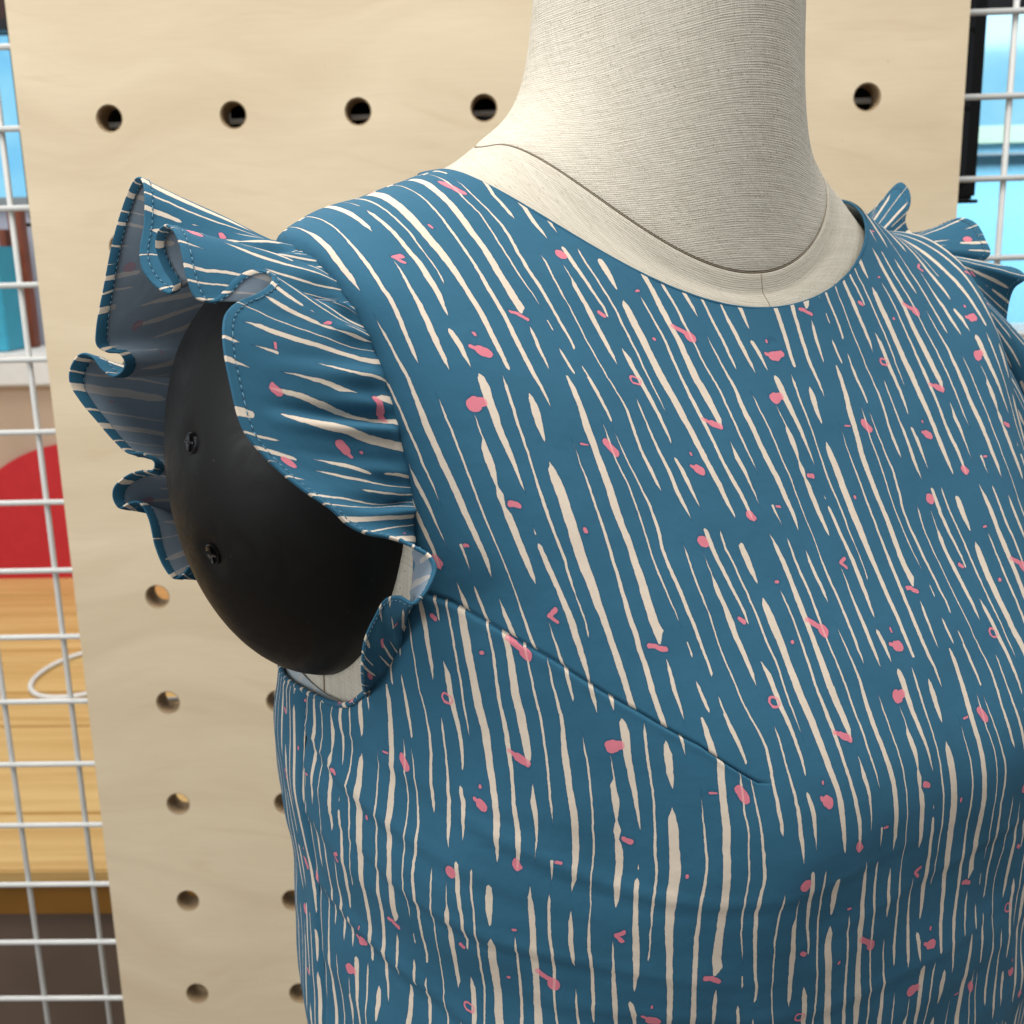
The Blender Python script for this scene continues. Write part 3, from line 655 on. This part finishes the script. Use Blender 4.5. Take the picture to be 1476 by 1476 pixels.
DART = np.array([(150, 6.292), (153.6, 6.319), (145.5, 6.294), (136.4, 6.309), (126.4, 6.397), (120, 6.491), (113.85, 6.689)]); DART = DART[np.argsort(DART[:, 0])]
def dart_s(td): return np.interp(td, DART[:, 0], DART[:, 1])
SD0 = 6.40
TIPU = None
def fold_lines(s, td):
    d_ = np.zeros_like(s)
    for (s0, k, c, wd, am, ph) in ((7.62, .55, 118, .05, .0011, .3), (8.02, .5, 112, .06, .0013, 1.7), (8.38, .62, 120, .045, .0009, 2.9), (8.78, .45, 108, .06, .0014, 4.1), (9.25, .5, 116, .05, .0011, 5.3), (9.75, .4, 110, .07, .0013, .9), (7.3, .3, 132, .04, .0007, 2.2)):
        ln = s0 - k * ((td - c) / 60.) ** 2 + .05 * np.sin(td / 9. + ph)
        q_ = (s - ln) / wd
        d_ += am * (np.exp(-q_ ** 2) - .6 * np.exp(-((q_ - 1.6) / 1.5) ** 2)) * (.55 + .45 * np.sin(td / 17. + ph * 2)) * (.30 + .85 * np.clip((td - 108) / 35., 0, 1))
    return d_
def bodice(front):
    off_r = .0014
    base = list(np.arange(3.0, 13.001, .05)); rows = sorted(set([round(x, 4) for x in base if abs(x - SD0) > .07] + [SD0 - .055, SD0 - .03, SD0 - .014, SD0 - .005, SD0, SD0 + .005, SD0 + .014, SD0 + .03, SD0 + .055]))
    tl = list(np.arange(0, 180.01, 1.0)) if front else list(np.arange(180, 360.01, 1.0))
    if front: tl = sorted(set(tl + [179.6, 179.85, .15, .4])); 
    else: tl = sorted(set(tl + [180.15, 180.4, 359.6, 359.85]))
    sg, tg = np.meshgrid(np.array(rows), np.array(tl), indexing='ij'); sg0 = sg.copy()
    if front:
        for mir in (False, True):
            tt = 180 - tg if mir else tg
            off = (dart_s(np.clip(tt, 113.85, 156)) - SD0) * np.clip((tt - 60) / 40., 0, 1) * np.clip(1 - np.abs(sg0 - SD0) / 1.2, 0, 1) * (tt >= 90)
            sg = sg + off
    # armhole trimming
    insA = np.zeros(sg.shape, bool)
    polys = [ARMD, np.stack([ARMD[:, 0], 180 - ARMD[:, 1]], 1)]
    if not front: polys = [ARMD, np.stack([ARMD[:, 0], 540 - ARMD[:, 1]], 1)]
    else: polys = [ARMD, np.stack([ARMD[:, 0], 180 - ARMD[:, 1]], 1)]
    mask = np.ones((sg.shape[0] - 1, sg.shape[1] - 1), bool)
    cs = (sg[:-1, :-1] + sg[1:, :-1] + sg[:-1, 1:] + sg[1:, 1:]) / 4; ct = (tg[:-1, :-1] + tg[1:, :-1] + tg[:-1, 1:] + tg[1:, 1:]) / 4
    tg = tg.copy(); edge = np.full(sg.shape, 9.)
    for pl in polys:
        mask &= ~in_poly(cs, ct, pl)
    # vertices on the boundary of the hole move onto the curve
    keep = np.zeros(sg.shape, bool); drop = np.zeros(sg.shape, bool)
    for a_, b__ in ((0, 0), (1, 0), (0, 1), (1, 1)):
        keep[a_:a_ + mask.shape[0], b__:b__ + mask.shape[1]] |= mask; drop[a_:a_ + mask.shape[0], b__:b__ + mask.shape[1]] |= ~mask
    bnd = keep & drop
    for pl in polys:
        for i, j in zip(*np.where(bnd)):
            if front and abs(tg[i, j] - (pl[:, 1].mean())) > 60: continue
            e0 = pl; e1 = np.roll(pl, -1, 0); dv = (e1 - e0); sc = np.array([.055, .0025])
            p_ = np.array([sg[i, j], tg[i, j]]); a_ = (p_ - e0) * sc; d_ = dv * sc
            h_ = np.clip((a_ * d_).sum(1) / (d_ ** 2).sum(1), 0, 1); c_ = e0 + dv * h_[:, None]; dist = np.linalg.norm((p_ - c_) * sc, axis=1); k = dist.argmin()
            if dist[k] < .02:
                if 180.2 > tg[i, j] > 179.9 or abs(tg[i, j]) < .1 or abs(tg[i, j] - 360) < .1: sg[i, j] = c_[k][0] ; 
                else: sg[i, j], tg[i, j] = c_[k]
    if front: tg = np.clip(tg, 0, 180)
    th = np.radians(tg)
    # distance to armhole for rolling the edge in
    P0 = surf(sg, th); A3 = np.concatenate([surf(pl[:, 0], np.radians(pl[:, 1])) for pl in polys])
    flat = P0.reshape(-1, 3); dist = np.full(len(flat), 9.)
    for k in range(0, len(flat), 4000): dist[k:k + 4000] = np.sqrt(((flat[k:k + 4000, None] - A3[None]) ** 2).sum(2)).min(1)
    dist = dist.reshape(sg.shape)
    off = np.full(sg.shape, off_r) - .0011 * np.exp(-(dist / .0016) ** 2)
    low = np.clip((sg - 6.9) / .6, 0, 1)
    if front:
        off += fold_lines(sg, tg) * low
        off -= .0011 * np.exp(-((sg0 - SD0) / .007) ** 2) * (tg > 113.5)
        off += .0003 * np.exp(-((sg0 - SD0 - .03) / .02) ** 2) * (tg > 114) * (1 + np.sin(tg * 2.1) * .5)
    e = 180 if front else 180
    off -= .0014 * np.exp(-((tg - 180) / .35) ** 2) * (sg > 6.9) + .0012 * np.exp(-((tg - 180) / .35) ** 2) * (sg < 5.2)
    nz = np.array([mnoise.noise(Vector((float(a_[0]) * 22, float(a_[1]) * 22, float(a_[2]) * 30))) for a_ in flat]).reshape(sg.shape)
    nz2 = np.array([mnoise.noise(Vector((float(a_[0]) * 60 + 5, float(a_[1]) * 60, float(a_[2]) * 45 + float(a_[0]) * 30))) for a_ in flat]).reshape(sg.shape)
    off += nz * (.0007 + .0016 * low) + nz2 * (.00025 + .0008 * low)
    P = surfo(sg, th, off); W = toW(P).reshape(-1, 3)
    # cloth coordinates
    jc = int(np.argmin(np.abs(np.array(tl) - (90 if front else 270))))
    Pu = surf(np.array(rows)[:, None] + 0 * tg, np.radians(np.array(tl))[None, :] + 0 * th)
    seg = np.linalg.norm(np.diff(Pu[..., :2], axis=1), axis=2); cu = np.concatenate([np.zeros((len(rows), 1)), np.cumsum(seg, 1)], 1); cu = cu - cu[:, jc:jc + 1]
    if not front: cu = cu
    xw = -Pu[..., 0] * 1.04 if front else Pu[..., 0]
    ih = int(np.argmin(np.abs(np.array(rows) - 7.3))); hang = np.clip((sg0 - 7.3) / .3, 0, 1); cu = cu * (1 - hang * .62) + cu[ih:ih + 1] * hang * .62
    if True: cu = cu if front else cu
    wgt = np.clip((sg - 4.9) / 1.4, 0, 1); wgt = wgt * wgt * (3 - 2 * wgt)
    U = xw * (1 - wgt) + cu * wgt            # positive to the wearer's right (image left)
    dz = np.linalg.norm(np.diff(P0, axis=0), axis=2); prof = np.concatenate([np.zeros((1, sg.shape[1])), np.cumsum(dz, 0)], 0)
    i7 = int(np.argmin(np.abs(np.array(rows) - 7.0)))
    Vv = prof - prof[i7:i7 + 1] - P0[i7:i7 + 1, :, 2] * 1.0
    U = -U                                  # to the image right
    U = U - .03 * Vv
    UV = np.stack([U, Vv], -1)
    face_uv = None
    fs_all = grid_faces(sg.shape[0], sg.shape[1], False, mask, NS > 0)
    me_v = W
    used_V, used_F, used_UV = compact(W, fs_all, UV.reshape(-1, 2))
    me = mesh(used_V, used_F, used_UV)
    if front:
        # above the dart the cloth is turned: rotate its coordinates round the dart tip
        used = sorted({i for f in fs_all for i in f}); rowidx = np.array(used) // sg.shape[1]; idt = int(np.argmin(np.abs(np.array(rows) - SD0)))
        jt = int(np.argmin(np.abs(np.array(tl) - 113.85))); tip = UV[idt, jt]; tipr = UV[idt, int(np.argmin(np.abs(np.array(tl) - 66.15)))]
        uvl = me.uv_layers[0]; n_ = len(me.loops); arr = np.zeros(n_ * 2, np.float32); uvl.data.foreach_get('uv', arr); arr = arr.reshape(-1, 2)
        ALPHA = -D(11)
        ldir = UV[idt, int(np.argmin(np.abs(np.array(tl) - 150)))] - tip; a0 = math.atan2(-ldir[1], ldir[0])   # angle of the dart line (up positive)
        for pg in me.polygons:
            li = list(pg.loop_indices); rr = rowidx[list(pg.vertices)]
            if rr.max() > idt: continue
            for l_ in li:
                for tp, sg_ in ((tip, 1), (tipr, -1)):
                    if (arr[l_][0] < UV[idt, jc][0]) != (sg_ == 1): continue
                    d_ = arr[l_] - tp; ax = d_[0] * sg_
                    ang = math.atan2(-d_[1], ax)             # 0 = towards centre front, pi = towards the side
                    lim = a0 if a0 > 0 else a0 + 2 * math.pi
                    f_ = min(max((ang if ang > -.9 else ang + 2 * math.pi) - D(58), 0) / (lim - D(58)), 1.) ** .85
                    rot = -ALPHA * f_ * sg_ ; c_, s_ = math.cos(rot), math.sin(rot)
                    arr[l_] = tp + np.array([c_ * d_[0] - s_ * d_[1], s_ * d_[0] + c_ * d_[1]])
        uvl.data.foreach_set('uv', arr.ravel())
        OFFUV = np.array([0., 0.])
    sh = UV_SHIFT if front else np.array([.037, .021])
    uvl = me.uv_layers[0]; n_ = len(me.loops); arr = np.zeros(n_ * 2, np.float32); uvl.data.foreach_get('uv', arr); arr = arr.reshape(-1, 2) * UV_SCALE + sh; uvl.data.foreach_set('uv', arr.astype(np.float32).ravel())
    o = link('bodice_front' if front else 'bodice_back', me, M_PRINT, top)
    return o
UV_SCALE = 1.0
# tile origin sits at photo point (565, 1040): s 7.022, theta 161.9
def uv_at(s, td):
    tl = np.radians(np.linspace(90, td, 60)); Pq = surf(np.full(60, s), tl); return -np.linalg.norm(np.diff(Pq[:, :2], axis=0), axis=1).sum()
U_a = uv_at(7.022, 161.9); U_b = uv_at(7.5, 114.)
z_a = surf(np.array([7.022]), np.array([D(161.9)]))[0][2]
UV_SHIFT = np.array([-(U_a - .03 * -z_a) - .0057, z_a + .0138])
print('uv', U_a, U_b, z_a)
bodice(True); bodice(False)

# edge bindings and facings
def edge_tube(S_, T_, off, r, name, mat, closed=False, sq=1.):
    P = toW(surfo(np.array(S_), np.radians(np.array(T_)), np.full(len(S_), off))); V, fs = tube_geo(P, r, 10, closed)
    L = np.concatenate([[0], np.cumsum(np.linalg.norm(np.diff(P, axis=0), axis=1))]); UV = np.array([(L[i // 10], .02 + (i % 10) * r * .6) for i in range(len(V))])
    return link(name, mesh(V, fs, UV), mat, top)
tt = np.linspace(0, 360, 361)[:-1]
edge_tube(np.full(360, 3.0), tt, .0008, .0007, 'neckline_edge', M_PLAIN, True)
def facing(name, ss, tl, off, mat):
    sg, tg = np.meshgrid(ss, np.radians(tl), indexing='ij'); P = surfo(sg, tg, off + 0 * sg); W_ = toW(P).reshape(-1, 3)
    UV = np.stack([sg * .045, tg * .1], -1).reshape(-1, 2)[:, ::-1]; return link(name, mesh(W_, grid_faces(len(ss), len(tl), False), UV), mat, top)
facing('neckline_facing', np.linspace(3.0, 3.8, 12), np.linspace(-90, 270, 181), .0006, M_PRINT)
at = arm_at(np.linspace(0, 14, 241)[:-1])
ab = arm_at(np.linspace(11.9, 15.1, 90)); edge_tube(ab[:, 0], ab[:, 1], .0008, .0011, 'armhole_edge', M_PRINT)
# pale inside facing round the armhole
def arm_facing():
    c_ = ARM.mean(0); rows_ = []; ta = np.linspace(0, 14, 241)[:-1]
    peek = np.exp(-((ta - 12.9) / .75) ** 4)
    for k, f in enumerate(np.linspace(-1, 1.22, 12)):
        ff = 1 - .085 * peek * (-f) if f < 0 else 1 + .22 * f / 1.22
        a_ = c_ + (at - c_) * np.broadcast_to(ff, ta.shape)[:, None]; o_ = (-.0012 - .0015 * (-f if f < 0 else f))
        rows_.append(toW(surfo(a_[:, 0], np.radians(a_[:, 1]), np.full(len(a_), o_))))
    W_ = np.array(rows_); UV = np.array([[(j * .0025, i * .003) for j in range(W_.shape[1])] for i in range(12)]).reshape(-1, 2)
    link('armhole_facing', mesh(W_.reshape(-1, 3), grid_faces(12, W_.shape[1], True), UV), M_REVP, top)
arm_facing()

# ------------------------------------------------------------------ frills
def frill(E, mirror, name, nI=900, nJ=26, bulge=.006, ushift=0., label=None, pale=None):
    E = np.array(E, float)
    X = np.array([[e[0], *p2w(e[1], e[2], e[3])] for e in E])
    path, L = cr(X, nI); t = path[:, 0]; Ed = path[:, 1:]
    st = arm_at(t); th = st[:, 1] if not mirror else 180 - st[:, 1]
    P0 = toW(surfo(st[:, 0], np.radians(th), np.full(len(t), .0000))); N0 = surfo(st[:, 0], np.radians(th), np.full(len(t), .01)) - surf(st[:, 0], np.radians(th)); N0 = N0[:, :1] * BX + N0[:, 1:2] * BY + N0[:, 2:3] * np.array([0, 0, 1.]); N0 /= np.linalg.norm(N0, axis=1)[:, None]
    ln = np.linalg.norm(Ed - P0, axis=1)
    js = np.linspace(0, 1, nJ); js = np.sort(np.concatenate([js, [.925, .942, .95, .958, .99]])); nJ = len(js)
    P1 = P0 * .58 + Ed * .42 + N0 * (bulge * np.clip(ln / .05, 0, 1))[:, None]
    G = np.array([(1 - j) ** 2 * P0 + 2 * j * (1 - j) * P1 + j * j * Ed for j in js]).transpose(1, 0, 2)    # I x J x 3
    nr = normals(G)
    # print side: towards the camera where the front of the frill lies
    k = int(np.argmin(np.abs(t - SIDE_T))); sg_ = np.sign((nr[k, nJ // 2] * (np.array([0, 0, CAMZ]) - G[k, nJ // 2])).sum())
    if mirror: sg_ = sg_
    nr = nr * sg_
    # gathers rising out of the seam
    ph = np.cumsum(np.concatenate([[0], np.linalg.norm(np.diff(P0, axis=0), axis=1)])); 
    gath = (np.sin(ph * 2 * math.pi / .013 + 1.3 * np.sin(ph * 90)) * .55 + np.sin(ph * 2 * math.pi / .0075 + 2.) * .3)
    amp = .0015 * np.clip(ln / .04, 0, 1)
    G = G + nr * (gath * amp)[:, None, None] * (np.exp(-((js - .16) / .16) ** 2))[None, :, None]
    for tc, am, ws in (PLEATS if not mirror else ()):
        xx = ((t - tc) / ws)[:, None]; jj = js[None, :]
        G = G + nr * ((-np.exp(-xx ** 2) + .8 * np.exp(-((xx + 1.5) / 1.2) ** 2)) * am * np.clip(jj * 9, 0, 1) * np.clip(1 - jj * 1.15, 0, 1) ** 1.1)[..., None]
    nzz = np.array([[mnoise.noise(Vector((L[i] * 40, j * 2.2, 3.))) for j in js] for i in range(nI)]); G = G + nr * (nzz * .0012 * (js * (1.15 - js))[None, :] * np.clip(ln / .04, 0, 1)[:, None])[..., None]
    nr = normals(G) * sg_
    wm = .05
    UV = np.zeros((nI, nJ, 2)); UV[..., 0] = L[:, None] * .92 + ushift + (ph[:, None] * .25 - L[:, None] * .12) * (1 - js)[None, :]; UV[..., 1] = .067 - (1 - js)[None, :] * ln[:, None]
    root_ = None
    out = G + nr * (.0002 + .00025 * (js > .951))[None, :, None]; inn = G - nr * .0002
    flip = sg_ > 0
    body = link('frill', mesh(out.reshape(-1, 3), grid_faces(nI, nJ, False, None, flip), UV.reshape(-1, 2)), M_PRINT, top)
    if label: body['label'] = label
    link('frill_lining', mesh(inn.reshape(-1, 3), grid_faces(nI, nJ, False, None, not flip), UV.reshape(-1, 2)), pale or M_REV, body)
    # folded hem: wraps round the edge and back on the inside
    hj = [k for k in range(nJ) if js[k] >= .949]
    prof = []; puv = []
    for k in hj[::-1]:
        f = (js[k] - js[hj[0]]) / (1 - js[hj[0]]); th_ = .0005 * min(1, (1 - f) * 6 + .45)
        prof.append(G[:, k] - nr[:, k] * (.0002 + th_)); puv.append(UV[:, k] + np.array([.0, .0]))
    dirE = G[:, -1] - G[:, -3]; dirE /= np.linalg.norm(dirE, axis=1)[:, None] + 1e-9
    rim = [G[:, -1] + nr[:, -1] * .00045, G[:, -1] + dirE * .0004 + nr[:, -1] * .0002, G[:, -1] + dirE * .00045 - nr[:, -1] * .0002, G[:, -1] + dirE * .0003 - nr[:, -1] * .0004]
    ruv = [UV[:, -1] for _ in rim]
    tail = [G[:, hj[0]] - nr[:, hj[0]] * .0002]
    H = np.array(rim + prof + tail).transpose(1, 0, 2); HU = np.array(ruv + puv + [UV[:, hj[0]]]).transpose(1, 0, 2)
    link('hem', mesh(H.reshape(-1, 3), grid_faces(nI, H.shape[1], False, None, flip), HU.reshape(-1, 2)), M_PRINT, body)
    # stitches
    ls = .0023; V = []; fs = []
    k = int(np.argmin(np.abs(js - .95)))
    for side, off in ((1, .0006), (-1, .00078)):
        s0 = .001
        while s0 < L[-1] - .002:
            ii = [int(np.searchsorted(L, s0 + a_)) for a_ in (0, .0008, .0016)]; ii = [min(i, nI - 1) for i in ii]
            if ln[ii[1]] > .012:
                pp = [G[ii[0], k] + side * nr[ii[0], k] * (off - .0003), G[ii[1], k] + side * nr[ii[1], k] * off, G[ii[2], k] + side * nr[ii[2], k] * (off - .0003)]
                v_, f_ = tube_geo(pp, .00017, 5); b0 = len(V); V += v_; fs += [tuple(b0 + a_ for a_ in f) for f in f_]
            s0 += ls
    o = link('stitching', mesh(V, fs), M_THREAD, body); o['kind'] = 'stuff'
    return G, L, t
SIDE_T = 4.4
PLEATS = ((4.47, .0070, .075), (3.62, .0065, .07), (5.0, .0016, .09), (4.05, .0014, .08), (5.75, .003, .08), (6.3, .0025, .08), (6.7, .0022, .07))
E1 = [(.98,529,1004,.386),(1.2,523,985,.374),(1.4,522,955,.366),(1.55,526,922,.360),(1.72,541,888,.353),(1.88,555,865,.348),(2.05,575,860,.343),
(2.25,595,869,.339),(2.45,611,858,.336),(2.65,623,838,.334),(2.8,628,818,.334),(2.95,620,802,.335),(3.06,601,790,.336),(3.17,577,779,.336),(3.26,555,773,.334),(3.35,531,769,.331),(3.46,502,756,.328),(3.58,478,734,.325),
(3.72,430,701,.322),(3.9,381,657,.320),(4.2,352,620,.318),(4.68,332,547,.318),(5.06,323,490,.319),(5.16,326,455,.322),(5.24,344,436,.327),(5.31,370,425,.332),(5.37,388,413,.337),(5.41,394,402,.340),
(5.44,386,392,.341),(5.5,364,390,.340),(5.56,342,401,.339),(5.62,324,420,.338),(5.69,304,434,.337),(5.76,284,430,.336),(5.85,271,400,.336),(6.0,261,355,.338),(6.14,251,332,.341),(6.24,239,325,.346),(6.32,228,337,.352),(6.4,227,360,.356),
(6.48,238,388,.358),(6.55,252,412,.359),(6.6,244,422,.361),(6.67,222,409,.363),(6.75,206,386,.364),(6.82,203,362,.365),(6.9,209,325,.366),(6.98,210,283,.367),(7.05,206,260,.371),(7.12,197,258,.377),
(7.3,184,283,.385),(7.7,165,344,.392),(8.1,151,413,.398),(8.5,140,474,.402),(8.75,141,498,.404),(8.9,155,507,.405),(9.05,172,509,.406),(9.15,181,522,.408),(9.25,176,536,.410),(9.36,163,542,.411),(9.5,148,532,.412),(9.65,133,514,.413),(9.8,117,511,.414),
(10.0,103,530,.415),(10.1,102,552,.416),(10.25,117,578,.417),(10.4,140,606,.419),(10.55,164,634,.421),(10.68,186,653,.422),(10.76,205,654,.422),(10.84,223,666,.424),(10.9,221,678,.426),(10.96,206,679,.428),(11.02,186,685,.430),(11.1,166,702,.431),(11.18,164,718,.432),
(11.25,173,732,.433),(11.32,185,726,.434),(11.4,200,724,.434),(11.5,214,745,.435),(11.62,225,788,.436),(11.74,238,818,.437),(11.84,251,833,.438),(11.92,264,828,.441),(12.0,275,815,.445),(12.1,287,828,.449),(12.3,310,860,.453),(12.7,360,915,.456),(13.1,404,955,.460)]
frill(E1, False, 'frill', label='frill round the near armhole, flaring over the black cap')
# far shoulder: t runs back to front
SIDE_T = 7.5
E2 = [(8.6,1225,330,.605),(8.3,1262,300,.603),(8.15,1296,264,.598),(8.05,1308,272,.594),(7.97,1312,292,.590),(7.9,1304,318,.590),(7.8,1312,335,.590),(7.68,1345,330,.580),(7.5,1383,315,.572),(7.38,1405,322,.566),(7.25,1419,345,.560),(7.15,1426,366,.557),(7.05,1412,380,.560),(6.95,1409,394,.566),
(6.85,1430,394,.562),(6.72,1452,387,.556),(6.6,1470,391,.550),(6.5,1477,402,.546),(6.4,1462,414,.550),(6.3,1453,440,.556),(6.2,1451,478,.560),(6.05,1468,497,.552),(5.9,1490,508,.545),(5.7,1500,540,.542),(5.5,1488,575,.545),(5.3,1462,586,.550),(5.15,1478,605,.545),(5.0,1505,640,.538),(4.7,1515,700,.53),(4.4,1495,750,.53),(4.1,1510,800,.53),(3.7,1505,860,.53),(3.2,1490,880,.535),(2.4,1460,850,.54),(1.5,1430,800,.56)]
frill(E2, True, 'frill', 560, 20, .004, .03, label='frill round the far armhole')
